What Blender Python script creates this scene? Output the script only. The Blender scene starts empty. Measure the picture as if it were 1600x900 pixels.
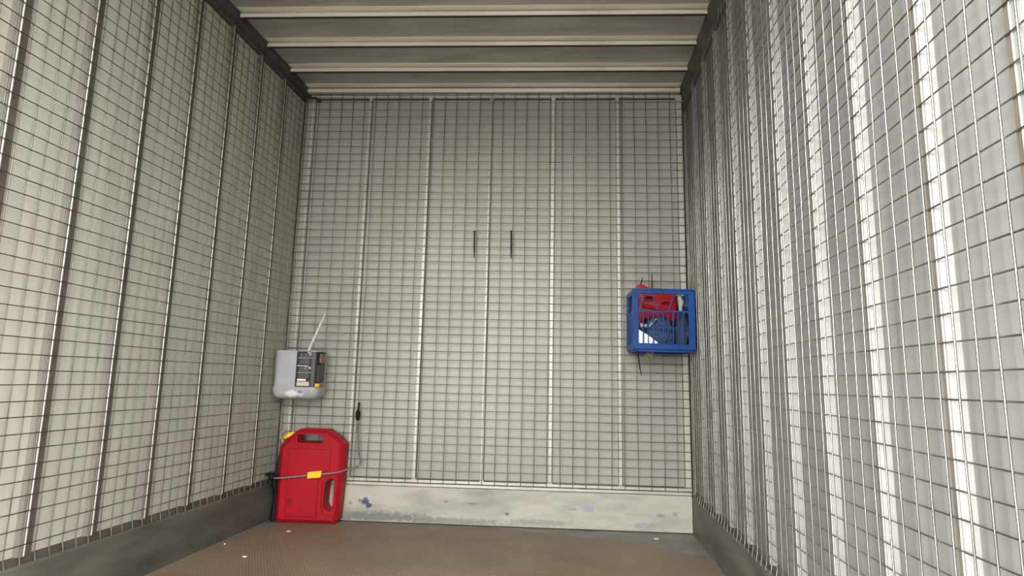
import bpy, bmesh, math, random
from mathutils import Vector, Matrix, noise
random.seed(7)
C = bpy.context.scene.collection
S = bpy.context.scene

# ------------------------------------------------------------------ camera
F, YAW, PITCH, ROLL = 961.438, -0.10922, 0.15034, 0.02626
CAM = Vector((1.70203, -3.45684, 0.79726))
def cam_matrix():
    cy, sy, cp, sp = math.cos(YAW), math.sin(YAW), math.cos(PITCH), math.sin(PITCH)
    cr, sr = math.cos(ROLL), math.sin(ROLL)
    fwd = Vector((sy*cp, cy*cp, sp)); right = Vector((cy, -sy, 0)); up = right.cross(fwd)
    r2 = cr*right + sr*up; u2 = -sr*right + cr*up
    m = Matrix((r2, u2, -fwd)).transposed().to_4x4(); m.translation = CAM
    return m
cd = bpy.data.cameras.new('camera'); cam = bpy.data.objects.new('camera', cd); C.objects.link(cam)
cd.sensor_width = 36; cd.lens = F/1600*36; cd.clip_start = 0.02
cam.matrix_world = cam_matrix(); S.camera = cam

# ------------------------------------------------------------------ light
WORLD_STRENGTH = 4.0
w = bpy.data.worlds.new('world'); S.world = w; w.use_nodes = True
nt = w.node_tree; nt.nodes.clear()
out = nt.nodes.new('ShaderNodeOutputWorld'); bg = nt.nodes.new('ShaderNodeBackground')
tc = nt.nodes.new('ShaderNodeTexCoord'); sep = nt.nodes.new('ShaderNodeSeparateXYZ')
ramp = nt.nodes.new('ShaderNodeValToRGB'); mr = nt.nodes.new('ShaderNodeMapRange')
nt.links.new(tc.outputs['Generated'], sep.inputs[0])
mr.inputs['From Min'].default_value = -1; mr.inputs['From Max'].default_value = 1
nt.links.new(sep.outputs['Z'], mr.inputs['Value']); nt.links.new(mr.outputs[0], ramp.inputs[0])
e = ramp.color_ramp.elements                      # ground below, pale overcast sky above
e[0].position = 0.0; e[0].color = (0.34, 0.33, 0.31, 1)
e[1].position = 1.0; e[1].color = (1.0, 1.0, 1.0, 1)
k = e.new(0.47); k.color = (0.48, 0.465, 0.44, 1)
k = e.new(0.53); k.color = (1.0, 0.99, 0.96, 1)
side = nt.nodes.new('ShaderNodeVectorMath'); side.operation = 'DOT_PRODUCT'; side.inputs[1].default_value = (-.58, -.3, .76)
nt.links.new(tc.outputs['Generated'], side.inputs[0])
sm = nt.nodes.new('ShaderNodeMapRange'); sm.inputs['From Min'].default_value = -1; sm.inputs['From Max'].default_value = 1
sm.inputs['To Min'].default_value = .25; sm.inputs['To Max'].default_value = 1.75; nt.links.new(side.outputs['Value'], sm.inputs['Value'])
# sky weighting added to light the near walls: brighter sideways, dimmer straight behind
xx = nt.nodes.new('ShaderNodeMath'); xx.operation = 'MULTIPLY'; nt.links.new(sep.outputs['X'], xx.inputs[0]); nt.links.new(sep.outputs['X'], xx.inputs[1])
xa = nt.nodes.new('ShaderNodeMath'); xa.operation = 'MULTIPLY_ADD'; nt.links.new(xx.outputs[0], xa.inputs[0]); xa.inputs[1].default_value = 1.3; xa.inputs[2].default_value = .62
xm = nt.nodes.new('ShaderNodeMath'); xm.operation = 'MULTIPLY'; nt.links.new(xa.outputs[0], xm.inputs[0]); nt.links.new(sm.outputs[0], xm.inputs[1])
vm = nt.nodes.new('ShaderNodeVectorMath'); vm.operation = 'SCALE'; nt.links.new(ramp.outputs[0], vm.inputs[0]); nt.links.new(xm.outputs[0], vm.inputs['Scale'])
nt.links.new(vm.outputs[0], bg.inputs[0]); bg.inputs[1].default_value = WORLD_STRENGTH
nt.links.new(bg.outputs[0], out.inputs[0])

OPEN_Y = -2.95          # the open rear door of the truck box

S.view_settings.view_transform = 'Standard'; S.view_settings.look = 'None'
S.view_settings.gamma = 1; S.view_settings.use_curve_mapping = False
S.view_settings.exposure = 1.1

# ------------------------------------------------------------------ materials
def lin(c):
    return tuple(((v/255)/12.92 if v/255 <= .04045 else ((v/255+.055)/1.055)**2.4) for v in c)+(1,)
def mat(name, c, rough=.5, metal=0.0, c2=None, scale=6, stretch=(1, 1, 1), bump=0.0, bscale=60, spec=.5, detail=6, lo=.35, hi=.7):
    m = bpy.data.materials.new(name); m.use_nodes = True; n = m.node_tree; b = n.nodes['Principled BSDF']
    b.inputs['Base Color'].default_value = lin(c); b.inputs['Roughness'].default_value = rough
    b.inputs['Metallic'].default_value = metal; b.inputs['Specular IOR Level'].default_value = spec
    t = n.nodes.new('ShaderNodeTexCoord'); mp = n.nodes.new('ShaderNodeMapping')
    mp.inputs['Scale'].default_value = stretch; n.links.new(t.outputs['Object'], mp.inputs[0])
    nz = n.nodes.new('ShaderNodeTexNoise'); nz.inputs['Scale'].default_value = scale; nz.inputs['Detail'].default_value = detail
    n.links.new(mp.outputs[0], nz.inputs['Vector'])
    rp = n.nodes.new('ShaderNodeMapRange'); rp.inputs['From Min'].default_value = lo; rp.inputs['From Max'].default_value = hi
    n.links.new(nz.outputs['Fac'], rp.inputs['Value'])
    mx = n.nodes.new('ShaderNodeMix'); mx.data_type = 'RGBA'
    mx.inputs['A'].default_value = lin(c); mx.inputs['B'].default_value = lin(c2 or tuple(int(v*.93) for v in c))
    n.links.new(rp.outputs[0], mx.inputs['Factor']); n.links.new(mx.outputs['Result'], b.inputs['Base Color'])
    if bump:
        n2 = n.nodes.new('ShaderNodeTexNoise'); n2.inputs['Scale'].default_value = bscale; n.links.new(mp.outputs[0], n2.inputs['Vector'])
        bp = n.nodes.new('ShaderNodeBump'); bp.inputs['Strength'].default_value = bump; bp.inputs['Distance'].default_value = .01
        n.links.new(n2.outputs['Fac'], bp.inputs['Height']); n.links.new(bp.outputs[0], b.inputs['Normal'])
    m['mix'] = 1
    return m
def spots(m, lst):
    """stains at fixed places: (x,y,z, rx,ry,rz, colour, strength) in object space"""
    n = m.node_tree; b = n.nodes['Principled BSDF']
    t = n.nodes.new('ShaderNodeTexCoord')
    nz = n.nodes.new('ShaderNodeTexNoise'); nz.inputs['Scale'].default_value = 45; n.links.new(t.outputs['Object'], nz.inputs['Vector'])
    for (x, y, z, rx, ry, rz, col, st) in lst:
        src = b.inputs['Base Color'].links[0].from_socket
        mp = n.nodes.new('ShaderNodeMapping'); mp.vector_type = 'TEXTURE'
        mp.inputs['Location'].default_value = (x, y, z); mp.inputs['Scale'].default_value = (rx, ry, rz)
        n.links.new(t.outputs['Object'], mp.inputs[0])
        ln = n.nodes.new('ShaderNodeVectorMath'); ln.operation = 'LENGTH'; n.links.new(mp.outputs[0], ln.inputs[0])
        ad = n.nodes.new('ShaderNodeMath'); ad.operation = 'ADD'; n.links.new(ln.outputs['Value'], ad.inputs[0])
        sc = n.nodes.new('ShaderNodeMath'); sc.operation = 'MULTIPLY'; sc.inputs[1].default_value = 1.5
        n.links.new(nz.outputs['Fac'], sc.inputs[0]); n.links.new(sc.outputs[0], ad.inputs[1])
        r = n.nodes.new('ShaderNodeMapRange'); r.inputs['From Min'].default_value = 1.9; r.inputs['From Max'].default_value = 1.25
        r.inputs['To Max'].default_value = st; n.links.new(ad.outputs[0], r.inputs['Value'])
        mx = n.nodes.new('ShaderNodeMix'); mx.data_type = 'RGBA'; mx.inputs['B'].default_value = lin(col)
        n.links.new(src, mx.inputs['A']); n.links.new(r.outputs[0], mx.inputs['Factor']); n.links.new(mx.outputs['Result'], b.inputs['Base Color'])

M = {}
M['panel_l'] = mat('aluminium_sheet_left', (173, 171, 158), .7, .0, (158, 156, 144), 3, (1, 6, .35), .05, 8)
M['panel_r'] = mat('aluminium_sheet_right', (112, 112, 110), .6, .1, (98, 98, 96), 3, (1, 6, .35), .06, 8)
M['panel_b'] = mat('aluminium_sheet_nose', (158, 157, 148), .45, .15, (147, 146, 138), 2.2, (1, 1, 1), .04, 5)
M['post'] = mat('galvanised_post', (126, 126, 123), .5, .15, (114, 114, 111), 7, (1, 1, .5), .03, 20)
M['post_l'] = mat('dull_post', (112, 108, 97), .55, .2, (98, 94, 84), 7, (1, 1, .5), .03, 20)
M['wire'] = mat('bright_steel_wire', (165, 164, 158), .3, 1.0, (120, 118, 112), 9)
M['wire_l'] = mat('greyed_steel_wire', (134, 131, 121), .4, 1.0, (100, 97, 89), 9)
M['bead'] = mat('worn_bright_edge', (200, 198, 188), .35, .6, (170, 168, 160), 9)  # bright line along the post fronts
M['seal'] = mat('brown_grey_sealant', (84, 77, 68), .7, 0, (66, 60, 53), 9)  # brown-grey of the strips beside the posts and above the kick rails
M['wire_b'] = mat('dull_steel_wire', (124, 122, 115), .4, 1.0, (98, 95, 88), 9)
M['ceiling'] = mat('ceiling_sheet', (176, 174, 167), .45, .3, (150, 149, 143), 5, (.6, 2.5, 1), .05, 6)
M['bow'] = mat('roof_bow_metal', (228, 223, 208), .42, .35, (204, 198, 182), 6, (.3, 3, 3))
M['frame'] = mat('frame_metal', (190, 187, 178), .42, .35, (166, 163, 152), 6)
M['dark'] = mat('dark_steel', (74, 72, 68), .6, .1, (56, 54, 50), 8)
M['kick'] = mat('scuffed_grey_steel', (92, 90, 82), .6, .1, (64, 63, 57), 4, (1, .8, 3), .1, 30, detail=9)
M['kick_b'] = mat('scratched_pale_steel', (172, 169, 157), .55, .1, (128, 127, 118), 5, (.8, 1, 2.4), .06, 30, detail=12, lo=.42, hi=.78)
spots(M['kick_b'], [
    (.52, 0, .112, .032, 4, .02, (52, 62, 92), .95), (.545, 0, .088, .018, 4, .014, (48, 54, 78), .95),
    (1.77, 0, .115, .035, 4, .024, (140, 146, 165), .8), (2.07, 0, .035, .07, 4, .02, (135, 138, 152), .7),
    (.62, 0, .03, .3, 4, .03, (104, 106, 104), .9), (1.0, 0, .02, .35, 4, .022, (120, 120, 112), .8), (1.5, 0, .03, .2, 4, .02, (130, 130, 124), .7),
    (.98, 0, .125, .02, 4, .006, (95, 94, 84), .8), (1.12, 0, .118, .035, 4, .004, (100, 98, 88), .8), (1.32, 0, .07, .012, 4, .01, (88, 86, 80), .9),
    (2.16, 0, .09, .02, 4, .01, (120, 118, 110), .8), (2.24, 0, .1, .02, 4, .012, (140, 136, 126), .8), (.44, 0, .1, .012, 4, .01, (120, 104, 92), .7),
    (1.68, 0, .108, .03, 4, .006, (130, 128, 112), .7)])
M['floor'] = mat('worn_grey_floor', (132, 132, 126), .5, .15, (100, 98, 92), 7, (1, 1, 1), .08, 20, detail=9)
M['dseal'] = mat('black_seal', (38, 36, 34), .8, 0, (28, 26, 25), 9)  # near-black for shade painted in around rails, uprights and bows
M['blackp'] = mat('black_plastic', (14, 14, 17), .6, spec=.2)
M['red'] = mat('red_plastic', (160, 14, 30), .5, 0, (142, 11, 25), 5, (1, 1, 1), .04, 20, spec=.22)
M['red2'] = mat('glossy_red_plastic', (168, 16, 30), .4, 0, (140, 11, 24), 8, spec=.3)
M['yellow'] = mat('yellow_plastic', (235, 190, 25), .5)
M['tan'] = mat('tan_rubber', (150, 132, 104), .7)
M['blue'] = mat('blue_plastic', (14, 68, 134), .45, 0, (11, 57, 116), 6, spec=.3)
M['jug'] = mat('milky_grey_plastic', (160, 160, 164), .5, 0, (148, 148, 153), 6)
spots(M['jug'], [(.13, -.16, .70, .06, .1, .02, (222, 222, 222), .8), (.175, -.16, .71, .014, .1, .008, (88, 90, 108), .9), (.16, -.16, .678, .01, .1, .006, (110, 112, 125), .8)])
M['label'] = mat('black_label', (26, 26, 30), .4)
M['lgrey'] = mat('label_grey', (78, 78, 74), .5, 0, (60, 60, 56), 60)
M['llite'] = mat('label_light_grey', (165, 165, 165), .5)
M['lcream'] = mat('label_cream', (196, 190, 172), .5, 0, (165, 158, 142), 140)
M['lwhite'] = mat('label_white', (232, 230, 222), .5)
M['ltan'] = mat('label_tan', (158, 120, 86), .5, 0, (120, 88, 62), 60)
M['stick'] = mat('translucent_white_plastic', (205, 205, 200), .35)
M['navy'] = mat('faded_navy_cloth', (66, 84, 116), .95, 0, (48, 62, 90), 30, bump=.4, bscale=90)
M['slate'] = mat('slate_grey_cloth', (66, 76, 92), .95, 0, (38, 44, 56), 30, bump=.4, bscale=90)
M['paper'] = mat('white_card', (240, 240, 236), .6)
M['putty'] = mat('putty_plastic', (150, 150, 142), .5)
M['string'] = mat('brown_string', (134, 120, 96), .9)
M['chip'] = mat('pale_chip', (225, 218, 196), .7)
M['rust'] = mat('rusty_bracket', (60, 46, 40), .8, .2, (40, 34, 32), 30)

# brown floor sheet with a fine pressed pattern
def sheet_material():
    m = mat('brown_grip_sheet', (128, 111, 90), .5, 0, (104, 89, 72), 3, (1, 1, 1), detail=8); n = m.node_tree; b = n.nodes['Principled BSDF']
    t = n.nodes.new('ShaderNodeTexCoord')
    hs = []
    for ang in (.5, -.5):
        mp = n.nodes.new('ShaderNodeMapping'); mp.inputs['Rotation'].default_value = (0, 0, ang); n.links.new(t.outputs['Object'], mp.inputs[0])
        wv = n.nodes.new('ShaderNodeTexWave'); wv.inputs['Scale'].default_value = 26; wv.inputs['Distortion'].default_value = .3
        n.links.new(mp.outputs[0], wv.inputs['Vector']); hs.append(wv.outputs['Fac'])
    ml = n.nodes.new('ShaderNodeMath'); ml.operation = 'MULTIPLY'; n.links.new(hs[0], ml.inputs[0]); n.links.new(hs[1], ml.inputs[1])
    bp = n.nodes.new('ShaderNodeBump'); bp.inputs['Strength'].default_value = .7; bp.inputs['Distance'].default_value = .004
    n.links.new(ml.outputs[0], bp.inputs['Height']); n.links.new(bp.outputs[0], b.inputs['Normal'])
    src = b.inputs['Base Color'].links[0].from_socket
    mx = n.nodes.new('ShaderNodeMix'); mx.data_type = 'RGBA'; mx.inputs['B'].default_value = lin((152, 136, 114))
    m2 = n.nodes.new('ShaderNodeMath'); m2.operation = 'MULTIPLY'; m2.inputs[1].default_value = .55; n.links.new(ml.outputs[0], m2.inputs[0])
    n.links.new(m2.outputs[0], mx.inputs['Factor']); n.links.new(src, mx.inputs['A']); n.links.new(mx.outputs['Result'], b.inputs['Base Color'])
    return m
M['sheet'] = sheet_material()

def cord_material():
    m = bpy.data.materials.new('braided_cord'); m.use_nodes = True; n = m.node_tree; b = n.nodes['Principled BSDF']; b.inputs['Roughness'].default_value = .7
    t = n.nodes.new('ShaderNodeTexCoord'); wv = n.nodes.new('ShaderNodeTexWave'); wv.inputs['Scale'].default_value = 45
    wv.bands_direction = 'DIAGONAL'; n.links.new(t.outputs['Object'], wv.inputs['Vector'])
    rp = n.nodes.new('ShaderNodeValToRGB'); rp.color_ramp.interpolation = 'CONSTANT'
    rp.color_ramp.elements[0].color = lin((62, 63, 68)); rp.color_ramp.elements[1].position = .45; rp.color_ramp.elements[1].color = lin((150, 150, 146))
    n.links.new(wv.outputs['Fac'], rp.inputs[0]); n.links.new(rp.outputs[0], b.inputs['Base Color'])
    return m
M['cord'] = cord_material()

# ------------------------------------------------------------------ builders
W = 2.34; ZT = 2.5657; ZK = 0.19793; PITCH_Y = 0.27059
ST, LEAN, NY = 0.00564, -0.01003, 0.14252        # the old box is slightly racked: measured lean and skew
def wp(x, y, z):
    return Vector((x + LEAN*z*x/W, y + NY*x/W, z*(1 + ST*(x/W - .5))))
ident = lambda x, y, z: Vector((x, y, z))
SKEW = math.atan(NY/W)

class MB:
    def __init__(self, f=ident): self.v = []; self.f = []; self.s = []; self.w = f
    def add(self, vs, fs, smooth=False):
        b = len(self.v); self.v += [self.w(*p) for p in vs]
        self.f += [tuple(i+b for i in q) for q in fs]; self.s += [smooth]*len(fs)
    def box(self, x0, x1, y0, y1, z0, z1, segs=1):
        vs = []; fs = []
        vs = [(x, y, z) for x in (x0, x1) for y in (y0, y1) for z in (z0, z1)]
        self.add(vs, [(0, 1, 3, 2), (4, 6, 7, 5), (0, 4, 5, 1), (2, 3, 7, 6), (0, 2, 6, 4), (1, 5, 7, 3)])
    def tube(self, pts, r, n=6, cap=True):
        P = [Vector(p) for p in pts]; R = r if isinstance(r, (list, tuple)) else [r]*len(P)
        vs = []; fs = []; u = None
        for i, p in enumerate(P):
            d = (P[min(i+1, len(P)-1)] - P[max(i-1, 0)]).normalized()
            if u is None: u = d.orthogonal().normalized()
            else: u = (u - d*u.dot(d)); u = u.normalized() if u.length > 1e-6 else d.orthogonal().normalized()
            q = d.cross(u)
            for k in range(n):
                a = 2*math.pi*k/n; vs.append(tuple(p + (u*math.cos(a) + q*math.sin(a))*R[i]))
        for i in range(len(P)-1):
            for k in range(n):
                k2 = (k+1) % n; fs.append((i*n+k, i*n+k2, (i+1)*n+k2, (i+1)*n+k))
        self.add(vs, fs, True)
        if cap: self.add(vs[:n], [tuple(range(n))[::-1]]); self.add(vs[-n:], [tuple(range(n))])
    def prism(self, poly, axis, a, b, smooth=False):
        """closed polygon in the two other axes, extruded along axis"""
        def mk(p, t):
            return {0: (t, p[0], p[1]), 1: (p[0], t, p[1]), 2: (p[0], p[1], t)}[axis]
        n = len(poly); vs = [mk(p, a) for p in poly] + [mk(p, b) for p in poly]
        fs = [tuple(range(n))[::-1], tuple(range(n, 2*n))] + [(i, (i+1) % n, n+(i+1) % n, n+i) for i in range(n)]
        self.add(vs, fs, smooth)
    def build(self, name, m, parent=None, bevel=0, bseg=2, inv=None, seg_sm=False):
        me = bpy.data.meshes.new(name); me.from_pydata([tuple(v) for v in self.v], [], self.f); me.update()
        for p, s in zip(me.polygons, self.s): p.use_smooth = s
        bm = bmesh.new(); bm.from_mesh(me); bmesh.ops.recalc_face_normals(bm, faces=bm.faces); bm.to_mesh(me); bm.free()
        me.materials.append(m); o = bpy.data.objects.new(name, me); C.objects.link(o)
        if parent: o.parent = parent
        if bevel:
            b = o.modifiers.new('bevel', 'BEVEL'); b.width = bevel; b.segments = bseg; b.limit_method = 'ANGLE'; b.angle_limit = math.radians(35)
            for p in me.polygons: p.use_smooth = True
            me.set_sharp_from_angle(angle=math.radians(50))
        return o
def tag(o, label, cat, group=None, kind=None):
    o['label'] = label; o['category'] = cat
    if group: o['group'] = group
    if kind: o['kind'] = kind
    return o
def struct(o, label=None):
    o['kind'] = 'structure'
    if label: o['label'] = label
    return o
def empty(name, label, cat, loc=(0, 0, 0), rz=0, group=None):
    o = bpy.data.objects.new(name, None); C.objects.link(o); o.location = loc; o.rotation_euler = (0, 0, rz)
    o.empty_display_size = .05
    return tag(o, label, cat, group)
def bake(o):
    dg = bpy.context.evaluated_depsgraph_get(); dg.update()
    me = bpy.data.meshes.new_from_object(o.evaluated_get(dg)); o.modifiers.clear(); o.data = me
def cut(o, cutter, name='hole'):
    b = o.modifiers.new(name, 'BOOLEAN'); b.operation = 'DIFFERENCE'; b.object = cutter; b.solver = 'EXACT'
def rrect(x0, x1, y0, y1, r, n=5):
    pts = []
    for (cx, cy, a0) in ((x1-r, y1-r, 0), (x0+r, y1-r, 90), (x0+r, y0+r, 180), (x1-r, y0+r, 270)):
        for i in range(n+1):
            a = math.radians(a0 + 90*i/n); pts.append((cx + r*math.cos(a), cy + r*math.sin(a)))
    return pts

# ------------------------------------------------------------------ structure
PD = 0.022                                         # how far the wall sheets lie behind the wire mesh
a = MB(wp); a.box(-.06, W+.06, OPEN_Y, .09, -.06, 0); struct(a.build('floor', M['floor']))
a = MB(wp); a.box(-.06, W+.06, OPEN_Y, .09, ZT+.020, ZT+.05); struct(a.build('ceiling', M['ceiling']))
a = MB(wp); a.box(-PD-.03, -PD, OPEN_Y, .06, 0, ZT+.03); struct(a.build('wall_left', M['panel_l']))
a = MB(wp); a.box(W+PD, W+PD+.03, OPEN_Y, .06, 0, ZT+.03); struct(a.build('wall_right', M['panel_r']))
a = MB(wp); a.box(-PD-.03, W+PD+.03, .032, .062, 0, ZT+.03); struct(a.build('wall_back', M['panel_b']))

# kick rails along the foot of the walls
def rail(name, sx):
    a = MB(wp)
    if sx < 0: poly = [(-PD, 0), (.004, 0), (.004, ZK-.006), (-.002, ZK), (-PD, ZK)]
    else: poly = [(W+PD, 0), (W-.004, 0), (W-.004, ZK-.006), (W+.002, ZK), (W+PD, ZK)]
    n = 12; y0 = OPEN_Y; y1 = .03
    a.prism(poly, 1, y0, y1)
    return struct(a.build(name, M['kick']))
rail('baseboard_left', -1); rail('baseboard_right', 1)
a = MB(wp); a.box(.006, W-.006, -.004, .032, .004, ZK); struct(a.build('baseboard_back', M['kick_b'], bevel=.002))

# dark rails where side walls meet the roof
ZTL, ZTR = 2.512, 2.452
a = MB(wp)
a.prism([(-PD, ZTL-.012), (-.008, ZTL-.012), (-.008, ZT-.03), (.014, ZT-.022), (.014, ZT+.02), (-PD, ZT+.02)], 1, OPEN_Y, .03)
struct(a.build('trim_1', M['dark']))
a = MB(wp)
a.prism([(W+PD, ZTR-.012), (W+.008, ZTR-.012), (W+.008, ZT-.05), (W-.008, ZT-.03), (W-.008, ZT+.02), (W+PD, ZT+.02)], 1, OPEN_Y, .03)
struct(a.build('trim_2', M['dark']))

# grimy gap strips between the kick rails and the wall sheets
a = MB(wp); a.box(-PD-.001, -PD+.002, OPEN_Y, .03, ZK-.002, ZK+.024); struct(a.build('trim_3', M['seal']))
a = MB(wp); a.box(W+PD-.002, W+PD+.001, OPEN_Y, .03, ZK-.002, ZK+.024); struct(a.build('trim_4', M['seal']))

# ------------------------------------------------------------------ nose wall frame, header
fr = empty('nose_wall_frame', 'pale steel frame of thin uprights on the back wall behind the wire mesh', 'frame', wp(W/2, .0, ZK))
fo = Vector(fr.location)
def fp(x, y, z): return wp(x, y, z) - fo
FY0, FY1 = .004, .030
a = MB(fp); a.box(.03, W-.004, FY0, FY1, ZT-.045, ZT-.024); a.build('top_rail', M['frame'], fr, bevel=.002)
a = MB(fp); a.box(.03, W-.004, FY0, FY1, ZK+.022, ZK+.038); a.box(.006, W-.004, FY0-.004, FY1, ZK+.002, ZK+.018); a.build('bottom_rail', M['frame'], fr, bevel=.002)
a = MB(fp); a.box(.03, W-.004, FY1-.004, FY1+.003, ZK+.018, ZK+.043); a.box(.03, W-.004, FY1-.004, FY1+.003, ZT-.050, ZT-.03); e_ = a.build('rail_seal', M['dseal'], fr); e_['label'] = 'dark seal line along the rails'  # shade along both rails, added as dark strips
ups = [(.052, .012), (.412, .013), (.789, .015), (1.172, .013), (1.554, .018), (1.946, .017), (2.318, .030)]
for (x, wd) in ups:
    a = MB(fp); a.box(x-wd/2, x+wd/2, FY0-.001, FY1, ZK+.03, ZT-.03)
    # flared foot and head where the upright meets the rails
    for (z, s) in ((ZK+.036, 1), (ZT-.043, -1)):
        a.prism([(x-wd/2-.008, z), (x+wd/2+.008, z), (x+wd/2, z+s*.014), (x-wd/2, z+s*.014)], 1, FY0, FY1)
    u_ = a.build('upright', M['frame'], fr)
    a = MB(fp); a.box(x-wd/2-.0015, x+wd/2+.0015, FY1-.004, FY1+.003, ZK+.04, ZT-.046); e_ = a.build('seal', M['dseal'], u_); e_['label'] = 'dark seal line beside the upright'  # dark strip added for the shade at the upright's edges
a = MB(wp); a.box(.012, W-.012, -.012, .03, ZT-.016, ZT+.008); hr = tag(a.build('header_rail', M['bow'], bevel=.002),
    'narrow pale metal rail along the top of the back wall, below the roof', 'rail')
a = MB(wp); a.box(.012, W-.012, .022, .033, ZT-.026, ZT+.02); e_ = a.build('seal', M['dseal'], hr); e_['label'] = 'dark seal behind the rail'  # dark backing added to deepen the shade above and below the header
a = MB(wp); a.box(.012, W-.012, -.052, -.004, ZT+.014, ZT+.020); a.box(.012, W-.012, -.008, -.002, ZT+.014, ZT+.02)
tag(a.build('roof_flange', M['bow']), 'flat metal flange on the roof against the back wall, behind the deepest roof bow', 'flange')

# ------------------------------------------------------------------ side wall posts
def post_mesh(name, side, y, ztop, m, band=.004, front=.009, root=.012):
    """y = edge towards the back wall; returns a mesh object with its own origin"""
    org = wp(0 if side < 0 else W, y, ZK+.02)
    p = .019
    prof = [(y+band, 0), (y+.002, p-.002), (y, p), (y-front, p), (y-front-.002, p-.002), (y-front-root, 0)]
    def f(px, py, pz): return wp(px, py, pz) - org
    a = MB(f)
    poly = []
    for (yy, q) in prof:
        poly.append(((-PD+q) if side < 0 else (W+PD-q), yy))
    a.prism(poly, 2, ZK+.022, ztop)
    o = a.build(name, m); o.location = org
    if side < 0:
        a = MB(f); a.tube([(-.0035, y-.001, ZK+.024), (-.0035, y-.001, ztop-.002)], .0035, 8)
        e_ = a.build('post_edge', M['bead'], o); e_['label'] = 'bright worn front edge'
    else:
        a = MB(f); a.box(W+PD-.020, W+PD-.010, y+.001, y+.009, ZK+.024, ztop-.002)
        e_ = a.build('edge_seal', M['seal'], o); e_['label'] = 'dark sealant line along the far edge'  # dark line on the post's far edge
        a = MB(f); a.tube([(W+.0035, y-.002, ZK+.024), (W+.0035, y-.002, ztop-.002)], .0022, 8)
        e_ = a.build('post_edge', M['bead'], o); e_['label'] = 'bright worn front edge'
    a = MB(f); sw = .038 if side < 0 else .022
    if side < 0: a.box(-PD-.001, -PD+.008, y-.002, y+sw, ZK+.024, ztop-.002)
    else: a.box(W+PD-.008, W+PD+.001, y-.002, y+sw, ZK+.024, ztop-.002)
    e_ = a.build('seam_strip', M['seal'], o); e_['label'] = 'dark brownish sealing strip along the far edge'  # dark strip on the wall sheet beyond the post
    return o
ordn = ['first', 'second', 'third', 'fourth', 'fifth', 'sixth', 'seventh', 'eighth', 'ninth', 'tenth', 'eleventh', 'twelfth']
yl = [-1.612 + PITCH_Y*k for k in range(5, -7, -1)]
for i, y in enumerate(yl):
    if y < OPEN_Y+.05: break
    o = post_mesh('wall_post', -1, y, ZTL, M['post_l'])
    tag(o, 'narrow galvanised wall post behind the mesh on the left wall, %s from the back corner' % ordn[i], 'post', 'posts of the left wall')
yr = [-2.453 + PITCH_Y*k for k in range(8, -3, -1)]
for i, y in enumerate(yr):
    kw = {}
    if i == 9: y = -2.690; kw = dict(band=.010, front=.016)
    if i > 9: y -= .0
    if y < OPEN_Y+.05: break
    o = post_mesh('wall_post', 1, y, ZTR, M['post'], **kw)
    tag(o, 'bright galvanised wall post behind the mesh on the right wall, %s from the back corner' % ordn[i], 'post', 'posts of the right wall')

# ------------------------------------------------------------------ roof bows
for i in range(12):
    y = -.262 - .2715*i
    if y < OPEN_Y+.05: break
    org = wp(W/2, y, ZT)
    def f(px, py, pz): return wp(px, py, pz) - org
    a = MB(f)
    x0, x1 = .020, W-.012
    a.box(x0, x1, y-.034, y+.004, ZT+.015, ZT+.020)          # flange against the roof sheet
    a.box(x0, x1, y+.010, y+.013, ZT+.004, ZT+.020)          # set-back top of the web
    a.box(x0, x1, y-.002, y+.013, ZT-.012, ZT+.007)          # web facing the door
    o = a.build('roof_bow', M['bow'], bevel=.0012, bseg=1); o.location = org
    a = MB(f); a.box(x0, x1, y+.003, y+.013, ZT-.0155, ZT-.012); e_ = a.build('seal', M['dseal'], o); e_['label'] = 'dark seal strip under the bow'  # dark strip added for the shade below the web
    tag(o, 'pale metal roof bow across the ceiling, %s from the back wall' % ordn[i], 'roof bow', 'roof bows')

# ------------------------------------------------------------------ wire meshes
WR = .00175
def jit(s): return random.uniform(-s, s)
# left wall
def side_mesh(side):
    x = 0 if side < 0 else W
    inn = 1 if side < 0 else -1                      # direction into the room
    ztop = (ZTL if side < 0 else ZTR) + .012
    org = wp(x, OPEN_Y/2, ZK+.001)
    def f(px, py, pz): return wp(px, py, pz) - org
    a = MB(f)
    z0 = 1.039 if side < 0 else 1.025
    y0 = -1.633 if side < 0 else -2.443
    pit = PITCH_Y/5
    vx = 0.0 if side < 0 else -WR*1.9                # right wall: uprights lie on the room side
    hx = WR*1.9 if side < 0 else 0.0
    z = z0 - .0486*int((z0-ZK-.02)/.0486)
    while z < ztop-.01:
        pts = []; ph = random.uniform(0, 6)
        n = 26
        for i in range(n+1):
            yy = OPEN_Y+.02 + (-.004-(OPEN_Y+.02))*i/n
            pts.append((x+hx+jit(.0007), yy, z + .0022*math.sin(yy*2.2+ph) + jit(.0006)))
        a.tube(pts, WR, 5); z += .0486
    k = int((y0 - (OPEN_Y+.03))/pit); y = y0 - k*pit
    while y < -.006:
        pts = []; ph = random.uniform(0, 6); am = random.uniform(.0004, .0022)
        n = 24; zb = ZK+.0
        for dz, dx in ((0, .0055), (.010, .005), (.022, .0025), (.035, .0005)):
            pts.append((x + vx + inn*dx, y + jit(.0006), zb + dz))
        for i in range(1, n+1):
            zz = zb+.035 + (ztop-zb-.035)*i/n
            pts.append((x+vx+jit(.0006), y + am*math.sin(zz*3.4+ph) + jit(.0005), zz))
        a.tube(pts, WR*(1.12 if side > 0 else 1), 6); y += pit
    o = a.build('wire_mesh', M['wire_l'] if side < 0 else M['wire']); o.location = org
    return o
tag(side_mesh(-1), 'steel wire mesh screen covering the whole left wall', 'wire mesh')
tag(side_mesh(1), 'shiny steel wire mesh screen covering the whole right wall', 'wire mesh')
org = wp(W/2, 0, ZK)
def f(px, py, pz): return wp(px, py, pz) - org
a = MB(f)
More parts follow.
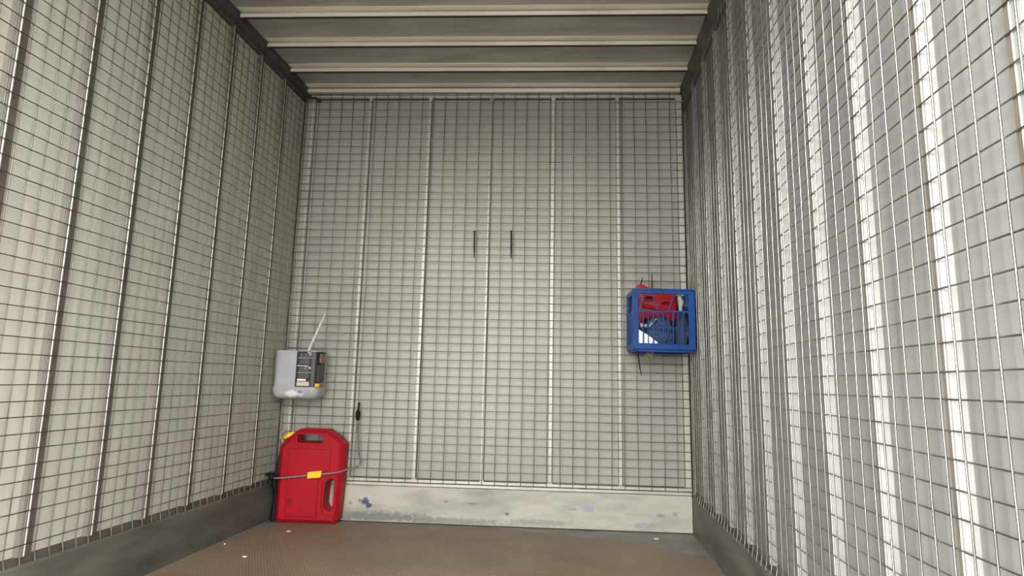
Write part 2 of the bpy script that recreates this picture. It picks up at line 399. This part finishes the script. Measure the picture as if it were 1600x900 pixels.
z = 1.866 - .04775*int((1.866-ZK-.03)/.04775)
while z < ZT-.03:
    pts = []; ph = random.uniform(0, 6)
    for i in range(27):
        xx = .004 + (W-.008)*i/26; pts.append((xx, -.0015, z + .0018*math.sin(xx*2.5+ph) + jit(.0006)))
    a.tube(pts, .0021, 5); z += .04775
for k in range(-16, 17):
    x = 1.175 + .0725*k
    if not (.006 < x < W-.006): continue
    pts = []; ph = random.uniform(0, 6)
    for i in range(25):
        zz = ZK+.001 + (ZT-.02-ZK)*i/24; pts.append((x + .0016*math.sin(zz*3+ph)+jit(.0005), .0018, zz))
    a.tube(pts, .0021, 5)
o = a.build('wire_mesh', M['wire_b']); o.location = org
tag(o, 'dull grey wire mesh screen across the back wall', 'wire mesh')

# dark corner rods where side and back meshes meet
for x, lb in ((.003, 'thin dark rusty rod up the left back corner between the meshes'), (W-.003, 'thin dark rusty rod up the right back corner between the meshes')):
    org = wp(x, -.009, ZK+.002)
    a = MB(); a.tube([tuple(wp(x+jit(.001), -.009+jit(.001), ZK+.002+(ZTR+.02-ZK if x > 1 else ZTL-ZK)*i/20) - org) for i in range(21)], .0036, 6)
    o = a.build('corner_rod', M['rust']); o.location = org; tag(o, lb, 'rod', 'corner rods')

# ------------------------------------------------------------------ brown floor sheet
sh = [(.012, OPEN_Y+.02), (.014, -1.051), (.016, -.75), (.018, -.46), (.035, -.345), (.07, -.28), (.10, -.20), (.14, -.10), (.20, -.035), (.5, -.030), (.9, -.038), (1.357, -.078),
      (1.6, -.13), (1.784, -.193), (1.95, -.215), (2.06, -.24), (2.10, -.30), (2.14, -.375), (2.22, -.42), (2.30, -.455), (2.322, -.60), (2.326, -.75), (2.326, OPEN_Y+.02)]
org = wp(1.2, -1.6, 0)
def f(px, py, pz): return wp(px, py, pz) - org
a = MB(f); a.prism(sh, 2, .0003, .0035); o = a.build('floor_sheet', M['sheet']); o.location = org
tag(o, 'brown finely patterned sheet covering most of the floor', 'floor sheet')
for i, (x, y, s, lb) in enumerate(((.232, -.29, .012, 'small pale chip on the brown floor just in front of the red fuel can'), (.255, -.76, .010, 'bright pale chip on the brown floor, the one lying nearest the camera'),
                      (.058, -.573, .006, 'tiny pale chip on the floor near the left kick rail'), (2.118, -.142, .012, 'small white scrap on the grey floor by the right end of the back kick plate'))):
    org = wp(x, y, .0035 if i < 3 else .0)
    a = MB(); n = 7
    vs = [(s*(1+jit(.35))*math.cos(2*math.pi*k/n), s*.55*(1+jit(.3))*math.sin(2*math.pi*k/n)) for k in range(n)]
    a.prism(vs, 2, 0, .004); o = a.build('debris_chip', M['chip'], bevel=.001); o.location = org; tag(o, lb, 'debris', 'pale scraps on the floor')

# ------------------------------------------------------------------ red fuel can
can = empty('fuel_can', 'large red plastic fuel can standing in the left back corner', 'fuel can', wp(.235, -.066, 0), SKEW)
co = Vector(can.location)
# outline in x (relative to can centre x = .235) and z
out2 = [(-.168, .0), (.150, .0), (.170, .020), (.176, .10), (.183, .24), (.186, .425), (.150, .462), (.082, .505), (-.068, .505), (-.098, .487), (-.150, .440), (-.177, .405), (-.178, .25), (-.174, .02)]
def inset(poly, d, cx=0, cz=.25):
    r = []
    n = len(poly)
    for i in range(n):
        p0, p1, p2 = [Vector(poly[j % n]) for j in (i-1, i, i+1)]
        e1 = (p1-p0).normalized(); e2 = (p2-p1).normalized()
        n1 = Vector((-e1.y, e1.x)); n2 = Vector((-e2.y, e2.x)); b = (n1+n2); b = b/max(.35, b.length_squared)*2
        q = p1 + b*d; r.append((q.x, q.y))
    return r
loops = [(inset(out2, .012), .062), (out2, .050), (out2, -.028), (inset(out2, .018), -.048), (inset(out2, .026), -.054)]
vs = []; fs = []; n = len(out2)
for poly, y in loops: vs += [(x, y, z) for x, z in poly]
for l in range(len(loops)-1):
    for i in range(n): fs.append((l*n+i, l*n+(i+1) % n, (l+1)*n+(i+1) % n, (l+1)*n+i))
fs.append(tuple(range(n))); fs.append(tuple(range((len(loops)-1)*n, len(loops)*n))[::-1])
a = MB(); a.add(vs, fs, True); body = a.build('can_body', M['red'], can, bevel=.007, bseg=3)
cutters = []
a = MB(); a.prism(rrect(-.080, .067, .430, .476, .012), 1, -.2, .2); cutters.append(a.build('c', M['red'], can))
a = MB(); a.prism([(.088, .100), (.100, .080), (.130, .070), (.142, .085), (.144, .225), (.134, .246), (.110, .240), (.094, .222)], 1, -.2, .2); cutters.append(a.build('c', M['red'], can))
# shallow recesses in the front face
a = MB(); a.prism(rrect(-.092, .078, .420, .486, .016), 1, -.2, -.046); cutters.append(a.build('c', M['red'], can))
a = MB(); a.prism([(.078, .095), (.098, .058), (.150, .045), (.156, .07), (.158, .235), (.140, .262), (.100, .250), (.080, .226)], 1, -.2, -.045); cutters.append(a.build('c', M['red'], can))
for c_ in cutters: cut(body, c_)
b2 = body.modifiers.new('bevel2', 'BEVEL'); b2.width = .0035; b2.segments = 2; b2.limit_method = 'ANGLE'; b2.angle_limit = math.radians(40)
bake(body)
for c_ in cutters: bpy.data.objects.remove(c_)
for p in body.data.polygons: p.use_smooth = True
body.data.set_sharp_from_angle(angle=math.radians(40))
for p in body.data.polygons:
    if p.area > .0009: p.use_smooth = False
spots(M['red'], [(-.095, -.054, .118, .02, .05, .022, (110, 16, 26), .8), (-.01, -.054, .196, .06, .05, .003, (130, 18, 28), .7)])  # dark smudge; the thin line paints in the shade of a groove
# raised front panel edge (subtle)
a = MB(); a.prism([(-.112, .040), (.060, .040), (.060, .240), (.082, .275), (.120, .290), (.120, .395), (.090, .400), (-.112, .400)], 1, -.0600, -.050); a.build('front_panel', M['red'], can, bevel=.0035)
# yellow cap on the sloping shoulder, with its tan tether
a = MB(); d = Vector((.83, 0, .56)).normalized(); nrm = Vector((-.56, 0, .83))
c0 = Vector((-.137, -.01, .462))
a.tube([c0 - nrm*.006 , c0 + nrm*.012, c0 + nrm*.013], [.030, .030, .028], 18)
for q in range(12):
    an = 2*math.pi*q/12; e1 = d*math.cos(an) + Vector((0, 1, 0))*math.sin(an); a.tube([c0 + e1*.030 - nrm*.004, c0 + e1*.030 + nrm*.011], .0025, 5)
cp = a.build('cap', M['yellow'], can); cp['label'] = 'yellow screw cap'
a = MB(); pts = [(-.172, -.005, .455), (-.190, 0, .448), (-.197, .0, .468), (-.185, .0, .488), (-.160, 0, .492), (-.148, 0, .486)]
a.tube(pts, [.004, .006, .006, .006, .005, .004], 8)
a.tube([(-.190, .004, .452), (-.184, .004, .438), (-.178, .002, .424)], .006, 8)
st = a.build('cap_tether', M['tan'], can); st['label'] = 'tan rubber cap tether'
# black tapered tube along the left side
a = MB(); a.tube([(-.184, .01, .40), (-.186, -.005, .33), (-.190, -.015, .27), (-.198, -.02, .245), (-.198, -.02, .20), (-.192, -.015, .17), (-.190, -.01, .10), (-.194, -.01, .03), (-.192, -.01, .004)],
                 [.007, .009, .011, .019, .020, .014, .013, .018, .018], 10)
sp = a.build('spout', M['blackp'], can); sp['label'] = 'black spout stowed along the left side'

# ------------------------------------------------------------------ bungee cord round the can
bg_o = empty('bungee_cord', 'grey braided bungee cord hooked to the mesh and stretched around the red fuel can', 'bungee cord', wp(.24, -.13, .26))
bo = Vector(bg_o.location)
def bp_(x, y, z): return wp(x, y, z) - bo
pts = [(.030, -.120, .243), (.055, -.132, .240), (.10, -.1415, .244), (.17, -.1425, .252), (.246, -.1425, .262), (.321, -.1425, .272), (.375, -.138, .277), (.408, -.118, .282), (.428, -.085, .288), (.450, -.05, .296), (.478, -.018, .306), (.488, -.008, .325), (.474, -.007, .37),
       (.470, -.008, .42), (.463, -.007, .48), (.458, -.008, .53), (.455, -.008, .560)]
def spline(P, m=6):
    out_ = []
    P = [Vector(p) for p in P]
    for i in range(len(P)-1):
        p0 = P[max(i-1, 0)]; p1 = P[i]; p2 = P[i+1]; p3 = P[min(i+2, len(P)-1)]
        for k in range(m):
            t = k/m; out_.append(.5*((2*p1) + (p2-p0)*t + (2*p0-5*p1+4*p2-p3)*t*t + (3*p1-p0-3*p2+p3)*t**3))
    out_.append(P[-1]); return out_
sp_ = spline(pts)
a = MB(bp_); a.tube([tuple(p) for p in sp_[:66]], .0042, 8); a.build('cord', M['cord'], bg_o)
# the slack end crimps up into a springy braid
hel = []; tail = sp_[64:]
L = len(tail)
for i in range(L*8):
    t = i/(L*8-1)*(L-1); j = min(int(t), L-2); p = tail[j].lerp(tail[j+1], t-j); an = i*.85
    hel.append((p.x + .0055*math.cos(an), p.y - .002 + .0025*math.sin(an), p.z))
a = MB(bp_); a.tube(hel, .0026, 6); a.build('cord', M['cord'], bg_o)
a = MB(bp_); a.prism(rrect(.246, .321, .250, .285, .003, 2), 1, -.149, -.137)
tg = a.build('tag', M['yellow'], bg_o, bevel=.001); tg['label'] = 'bright yellow tag wrapped on the cord'
for v in tg.data.vertices: v.co.z += (v.co.x - .04)*.12
a = MB(bp_); a.tube([(.455, -.008, .555), (.455, -.009, .575), (.455, -.009, .60), (.455, -.009, .615)], [.009, .013, .014, .006], 10)
a.tube([(.455, -.008, .60), (.457, -.008, .645), (.457, -.005, .653), (.457, .004, .652), (.457, .006, .640)], [.006, .005, .004, .003, .003], 8); a.build('hook', M['blackp'], bg_o)
a = MB(bp_); a.tube([(.058, -.131, .240), (.044, -.128, .243), (.036, -.122, .252), (.024, -.118, .256), (.006, -.116, .256), (-.004, -.116, .250)], [.010, .016, .018, .012, .006, .003], 10)
a.build('hook', M['blackp'], bg_o)

# ------------------------------------------------------------------ grey plastic jug hung on the mesh
JX0, JX1, JY0, JY1, JZ0, JZ1 = .007, .268, -.160, -.012, .668, .938
jug = empty('plastic_jug', 'milky grey plastic jug with a black label hanging on mesh in the left corner', 'jug', wp(.15, -.086, JZ0))
jo = Vector(jug.location)
def jp(x, y, z): return wp(x, y, z) - jo
loops = []
def loop(i, z, r=.042): return [(p[0], p[1], z) for p in rrect(JX0+i, JX1-i, JY0+i, JY1-i, max(.01, r-i*.5), 8)]
prof = [(.045, JZ0), (.022, JZ0+.004), (.008, JZ0+.014), (.001, JZ0+.030), (-.003, JZ0+.05), (-.003, JZ0+.066), (.002, JZ0+.073), (.002, JZ0+.12), (.001, JZ0+.2), (.001, JZ1), (.004, JZ1), (.004, JZ0+.08), (.012, JZ0+.02), (.05, JZ0+.008)]
vs = []; fs = []
for i, z in prof: vs += loop(i, z)
n = len(loop(0, 0))
for l in range(len(prof)-1):
    for i in range(n): fs.append((l*n+i, l*n+(i+1) % n, (l+1)*n+(i+1) % n, (l+1)*n+i))
fs.append(tuple(range(n))[::-1]); fs.append(tuple(range((len(prof)-1)*n, len(prof)*n)))
a = MB(jp); a.add(vs, fs, True); jb = a.build('jug_body', M['jug'], jug); jb.data.set_sharp_from_angle(angle=math.radians(60))
M['jug'].node_tree.nodes  # stains are placed in jug space below
a = MB(jp); a.tube([(.09, -.03, .92), (.10, -.03, .938), (.13, -.03, .947), (.17, -.03, .947), (.20, -.03, .938), (.21, -.03, .92)], .008, 8)
hb = a.build('handle', M['putty'], jug); hb['label'] = 'grey moulded handle showing behind the rim'
def persp(s, off):
    r = .042; L1 = (JX1-JX0) - 2*r; x = JX0 + r + s
    if s <= L1: return (x, JY0 - off)
    t = (s-L1)/r
    if t < math.pi/2: return (JX1 - r + (r+off)*math.sin(t), JY0 + r - (r+off)*math.cos(t))
    return (JX1 + off, JY0 + r + (s - L1 - r*math.pi/2))
def patch(name, m, s0, s1, z0, z1, off, parent, th=.0008, curve=None, label=None):
    a = MB(jp); n = max(2, int((s1-s0)/.006)); vs = []; fs = []
    for i in range(n+1):
        s = s0 + (s1-s0)*i/n; dz = curve(i/n) if curve else (0, 0)
        for (o_, z_) in ((off+th, z0+dz[0]), (off+th, z1+dz[1]), (off, z1+dz[1]), (off, z0+dz[0])):
            p = persp(s, o_); vs.append((p[0], p[1], z_))
    for i in range(n):
        for k in range(4): fs.append((i*4+k, i*4+(k+1) % 4, (i+1)*4+(k+1) % 4, (i+1)*4+k))
    fs.append((0, 1, 2, 3)); fs.append((n*4+3, n*4+2, n*4+1, n*4))
    a.add(vs, fs); o = a.build(name, m, parent)
    if label: o['label'] = label
    return o
def sx(px): # horizontal pixel in the photograph's jug close-up to distance along the front
    return .1445 - (JX0+.042) + (px-459.6)*.00358
def zz(py): return .934 - (py-550)*.0036
lab = patch('label', M['label'], sx(459.6), .288, zz(604.5), zz(550), -.0015, jug, .003, label='black printed label')
def lp(name, m, a0, a1, b0, b1, curve=None, off=.0016):
    return patch(name, m, sx(a0), min(sx(a1), .2875) if a1 < 508 else .2875, zz(b1), zz(b0), off, lab, .0006, curve)
for (y0, y1) in ((552.8, 559), (562, 569.5), (573.5, 581), (583, 591)): lp('label_stripe', M['lgrey'], 464, 480, y0, y1)
for (y0, y1) in ((559.6, 560.6), (582, 582.7)): lp('label_line', M['llite'], 462, 484, y0, y1)
lp('label_swoosh', M['llite'], 461, 478, 571.3, 572.8)
lp('label_swoosh', M['llite'], 473, 483, 574.5, 577.5, lambda t: (.004*math.sin(t*3), .012*(1-abs(t-.4)*1.6)))
lp('label_swoosh', M['llite'], 476, 482, 551, 555, lambda t: (.01-.02*t, 0))
lp('label_text_box', M['lcream'], 462.2, 481.8, 596.2, 603)
lp('label_text_box', M['lwhite'], 462.8, 476.2, 592.3, 595.2)
lp('label_picture', M['ltan'], 495, 509, 553, 567)
lp('label_panel', M['lgrey'], 492, 509, 570.5, 596.5)
lp('label_band', M['ltan'], 490, 509, 598.5, 605, lambda t: (.0, .010*t*t), .0017)
lp('label_mark', M['yellow'], 490.2, 497.5, 599, 604, None, .0024)
# stains on the jug, in the jug's own space
wn = M['jug'].node_tree
for nd in wn.nodes:
    if nd.type == 'MAPPING' and nd.vector_type == 'TEXTURE':
        l = nd.inputs['Location'].default_value; v = wp(*l) - jo; nd.inputs['Location'].default_value = v

a = MB(); p0 = wp(.165, -.150, .70); p1 = wp(.196, -.190, .948); p2 = wp(.288, -.165, 1.145)
a.tube([tuple(p - p0) for p in (wp(.152, -.10, .70), wp(.193, -.130, .938), wp(.245, -.155, 1.045), wp(.288, -.16, 1.148))], [.0075, .0075, .007, .004], 8)
o = a.build('plastic_wand', M['stick'], bevel=0); o.location = p0
tag(o, 'thin translucent white plastic wand sticking up out of the grey jug', 'stick')

# ------------------------------------------------------------------ blue crate
CW, CD, CH = .325, .262, .327
crate = empty('milk_crate', 'blue plastic milk crate hung high in the right back corner', 'crate', wp(2.002, -.272, .978), SKEW)
def T(a, x0, x1, y0, y1, z0, z1): a.box(x0, x1, y0, y1, z0, z1)
def ring(a, x0, x1, z0, z1, bl, br, bb, bt, y0, y1, r=.018):
    o_ = rrect(x0, x1, z0, z1, r, 4)
    i_ = rrect(x0+bl, x1-br, z0+bb, z1-bt, .003, 4); n = len(o_)
    vs = [(p[0], y0, p[1]) for p in o_] + [(p[0], y0, p[1]) for p in i_] + [(p[0], y1, p[1]) for p in o_] + [(p[0], y1, p[1]) for p in i_]
    fs = []
    for i in range(n):
        j = (i+1) % n
        fs += [(i, j, n+j, n+i), (2*n+j, 2*n+i, 3*n+i, 3*n+j), (i, 2*n+i, 2*n+j, j), (n+j, 3*n+j, 3*n+i, n+i)]
    a.add(vs, fs)
def diag(a, xa, za, xb, zb, wd, y0, y1):
    d = Vector((xb-xa, zb-za)).normalized(); q = Vector((-d.y, d.x))*wd/2
    a.prism([(xa-q.x, za-q.y), (xb-q.x, zb-q.y), (xb+q.x, zb+q.y), (xa+q.x, za+q.y)], 1, y0, y1)
def front_panel(y, s=1):
    a = MB(); t = .009*s
    y0, y1 = (y, y+t) if s > 0 else (y+t, y)
    ring(a, 0, CW, 0, CH, .026, .036, .034, .029, y0, y1)
    xi0, xi1 = .024, CW-.034
    a.box(xi0, xi1, y0+.001, y1-.001, .201, .210)      # rail below the truss
    a.box(xi0, xi1, y0+.003, y1-.001, .116, .121)      # middle rail
    for k in range(9):
        x = .0515 + .0262*k; wd = .0032 if k % 2 == 0 else .0024; dp = 0 if k % 2 == 0 else .003
        a.box(x-wd, x+wd, y0+.001+dp, y1-.001, .03, .204)
    for (xa, xb) in ((.056, .030), (.100, .128), (.214, .184), (.276, .292)):
        diag(a, xa, .300, xb, .206, .0055, y0+.001, y1-.001)
    pr = y0-.005 if s > 0 else y1
    pq = y0 if s > 0 else y1+.005
    for (x0, x1) in ((.003, .009), (.018, .023), (CW-.014, CW-.004)): a.box(x0, x1, pr, pq, .016, CH-.016)
    a.box(.012, CW-.012, pr-.002 if s > 0 else pr, pq, CH-.010, CH-.002); a.box(.03, CW-.02, pr, pq, CH-.027, CH-.023)
    a.box(.014, CW-.012, pr-.003 if s > 0 else pr, pq, .004, .010); a.box(.026, CW-.036, pr, pq, .030, .034)
    for k in (.098, .152, .206, .232, .278): a.box(k, k+.0015, pr+.003, pq, .010, .030)
    return a
front_panel(0).build('side_panel', M['blue'], crate, bevel=.0012, bseg=1)
front_panel(CD, -1).build('side_panel', M['blue'], crate)
for x in (0, CW-.009):
    a = MB(); tmp = MB(); ring(tmp, .008, CD-.008, 0, CH, .036, .036, .034, .029, 0, .009, .004)
    def sw(p): return (x + p[1], p[0], p[2])
    a.add([sw(p) for p in tmp.v], tmp.f)
    a.box(x+.001, x+.008, .04, CD-.04, .201, .210)
    for k in range(7): a.box(x+.001, x+.008, .058+.024*k-.003, .058+.024*k+.003, .03, .204)
    a.build('side_panel', M['blue'], crate, bevel=.0012, bseg=1)
a = MB()
for k in range(11): a.box(.008+.0298*k, .018+.0298*k, .006, CD-.006, .002, .008)
for k in range(8): a.box(.006, CW-.006, .010+.033*k, .019+.033*k, .002, .008)
a.box(.010, CW-.010, .006, .020, -.010, .004); a.box(.010, CW-.010, CD-.02, CD-.006, -.010, .004); a.box(.01, .024, .006, CD-.006, -.010, .004); a.box(CW-.024, CW-.010, .006, CD-.006, -.010, .004)
a.build('crate_base', M['blue'], crate, bevel=.001, bseg=1)
cm = Matrix.Translation(crate.location) @ Matrix.Rotation(SKEW, 4, 'Z') @ Matrix.Translation((-.024, 0, 0))   # contents are laid out from 24 mm left of the crate corner
def in_crate(name, mb, m, org, bevel=0, **k):
    """mb was built in crate space; give it its own origin at org"""
    ov = Vector(org)
    mb.v = [v - ov for v in mb.v]; o = mb.build(name, m, None, bevel=bevel, **k)
    o.matrix_world = cm @ Matrix.Translation(ov); return o
# red plastic case
a = MB(); a.prism([(.050, .120), (.080, .118), (.088, .165), (.262, .150), (.270, .200), (.268, .332), (.200, .338), (.120, .342), (.088, .356), (.060, .360), (.056, .340), (.066, .250), (.058, .160)], 1, .135, .195)
o = in_crate('red_case', a, M['red2'], (.15, .06, .12), bevel=.006)
o.matrix_world = o.matrix_world @ Matrix.Translation((.010, 0, .012))
tag(o, 'red plastic case poking out above the rim of the blue crate', 'case')
cs = []
for poly in (rrect(.100, .150, .262, .292, .008), rrect(.188, .232, .240, .262, .006)):
    b = MB(); b.prism(poly, 1, .10, .178); b.v = [v - Vector((.15, .06, .12)) for v in b.v]; c_ = b.build('c', M['red2']); c_.matrix_world = o.matrix_world.copy(); cs.append(c_); cut(o, c_)
bpy.context.view_layer.update(); bake(o)
for c_ in cs: bpy.data.objects.remove(c_)
o.data.set_sharp_from_angle(angle=math.radians(35))
a = MB()
a.tube([(-.070, .070, .118), (-.03, .068, .112), (.02, .070, .104), (.09, .070, .095)], [.010, .011, .010, .009], 10)
a.build('case_grip', M['red2'], o)
# cloth bundles
def bundle(name, m, cx, cy, cz, rx, ry, rz, seed, amp=.22):
    bm = bmesh.new(); bmesh.ops.create_icosphere(bm, subdivisions=5, radius=1)
    for v in bm.verts:
        p = v.co.copy(); q = p*1.7 + Vector((seed, 0, 0))
        d = noise.noise(q)*amp + abs(noise.noise(q*2.3 + Vector((5, 1, 2))))*amp*.9 - abs(noise.noise(q*4.9))*amp*.4
        p *= 1 + d; v.co = Vector((p.x*rx, p.y*ry, max(p.z, -.82)*rz))
    me = bpy.data.meshes.new(name); bm.to_mesh(me); bm.free(); me.materials.append(m)
    for p in me.polygons: p.use_smooth = True
    o = bpy.data.objects.new(name, me); C.objects.link(o); o.matrix_world = cm @ Matrix.Translation((cx, cy, cz)); return o
o = bundle('cloth_bundle', M['navy'], .165, .078, .094, .084, .040, .086, 3.1); tag(o, 'faded navy cloth bundle filling the middle of the blue crate', 'cloth')
o = bundle('cloth_bundle', M['slate'], .296, .078, .108, .034, .05, .112, 9.4); tag(o, 'dark slate cloth stuffed into the right side of the blue crate', 'cloth')
a = MB(); a.prism([(.050, .010), (.160, .010), (.150, .042), (.110, .072), (.078, .092), (.050, .108)], 1, .0115, .0145)
o = in_crate('white_card', a, M['paper'], (.1, .013, .010)); tag(o, 'white card showing in the lower left of the blue crate', 'card')
a = MB(); a.tube([(.108, .022, .124), (.128, .024, .146), (.150, .026, .168)], [.007, .006, .004], 8); a.tube([(.072, .022, .118), (.074, .022, .14)], .012, 10)
a.tube([(.090, .022, .118), (.090, .022, .136)], .009, 10)
o = in_crate('putty_fittings', a, M['putty'], (.10, .022, .118)) ; tag(o, 'pale grey plastic fittings between the white card and the red case in the crate', 'fitting')
a = MB(); a.tube([(.282, .040, .205), (.280, .040, .235), (.284, .040, .262), (.276, .040, .285), (.276, .040, .300)], [.010, .011, .018, .012, .010], 12)
o = in_crate('grey_bottle', a, M['putty'], (.28, .04, .205)); tag(o, 'pale grey bottle neck beside the right end of the red case', 'bottle')
a = MB(); a.tube([(.298, .026, .245), (.312, .026, .235), (.322, .028, .250), (.322, .03, .280), (.308, .03, .292)], [.008, .010, .012, .011, .008], 10)
o = in_crate('blue_hose', a, M['slate'], (.30, .026, .235)); tag(o, 'dark blue-grey bent hose in the upper right of the blue crate', 'hose')
# string tuft below the crate
a = MB()
for k in range(26):
    x = .118 + jit(.014); p = [(x, .05 + jit(.02), -.008)]
    for q in range(5): p.append((p[-1][0] + jit(.010), p[-1][1] + jit(.008), p[-1][2] - random.uniform(.004, .012)))
    a.tube(p, .0014, 4)
o = in_crate('string_tuft', a, M['string'], (.118, .05, -.008)); tag(o, 'frayed brown string tuft hanging under the blue crate', 'string')

# ------------------------------------------------------------------ cable ties and small bracket on the mesh
def tie(pts, r, label, head=True):
    org = wp(*pts[0]); a = MB()
    P = [wp(*p) - org for p in pts]
    n = len(P); a.tube([tuple(p) for p in P], [r]*(n-1) + [r*.6], 6)
    o = a.build('cable_tie', M['blackp']); o.location = org
    if head:
        h = MB(); q = P[0]; h.box(q.x-r*1.5, q.x+r*1.5, q.y-.003, q.y+.003, q.z-.004, q.z+.004); h.build('tie_head', M['blackp'], o)
    tag(o, label, 'cable tie', 'black cable ties on the back wall'); return o
tie([(1.0915, -.007, 1.671), (1.0925, -.008, 1.62), (1.0935, -.007, 1.56), (1.094, -.007, 1.512)], .0042, 'black straight cable tie on the middle of the back mesh, left of the two')
tie([(1.311, -.007, 1.674), (1.312, -.008, 1.62), (1.313, -.007, 1.56), (1.313, -.007, 1.511)], .0042, 'black straight cable tie on the middle of the back mesh, right of the two')
tie([(2.068, -.008, 1.335), (2.071, -.009, 1.37), (2.077, -.011, 1.39), (2.081, -.014, 1.410)], .0028, 'short slanting black cable tie end above the left of the blue crate', False)
tie([(2.137, -.008, 1.335), (2.136, -.009, 1.37), (2.136, -.010, 1.40), (2.136, -.012, 1.434)], .0028, 'upright black cable tie end above the middle of the blue crate', False)
tie([(2.044, -.008, 1.005), (2.049, -.010, .97), (2.058, -.011, .90), (2.068, -.010, .845)], .0030, 'long black cable tie end hanging below the blue crate', False)
org = wp(.045, -.01, 2.505); a = MB()
P = [wp(*p) - org for p in ((.003, -.006, 2.514), (.04, -.010, 2.512), (.075, -.014, 2.508), (.092, -.014, 2.492), (.098, -.013, 2.482))]
a.tube([tuple(p) for p in P], [.007, .007, .008, .009, .008], 8); o = a.build('wire_clip', M['rust']); o.location = org
tag(o, 'small dark rusty clip on the top left corner of the back mesh', 'clip')
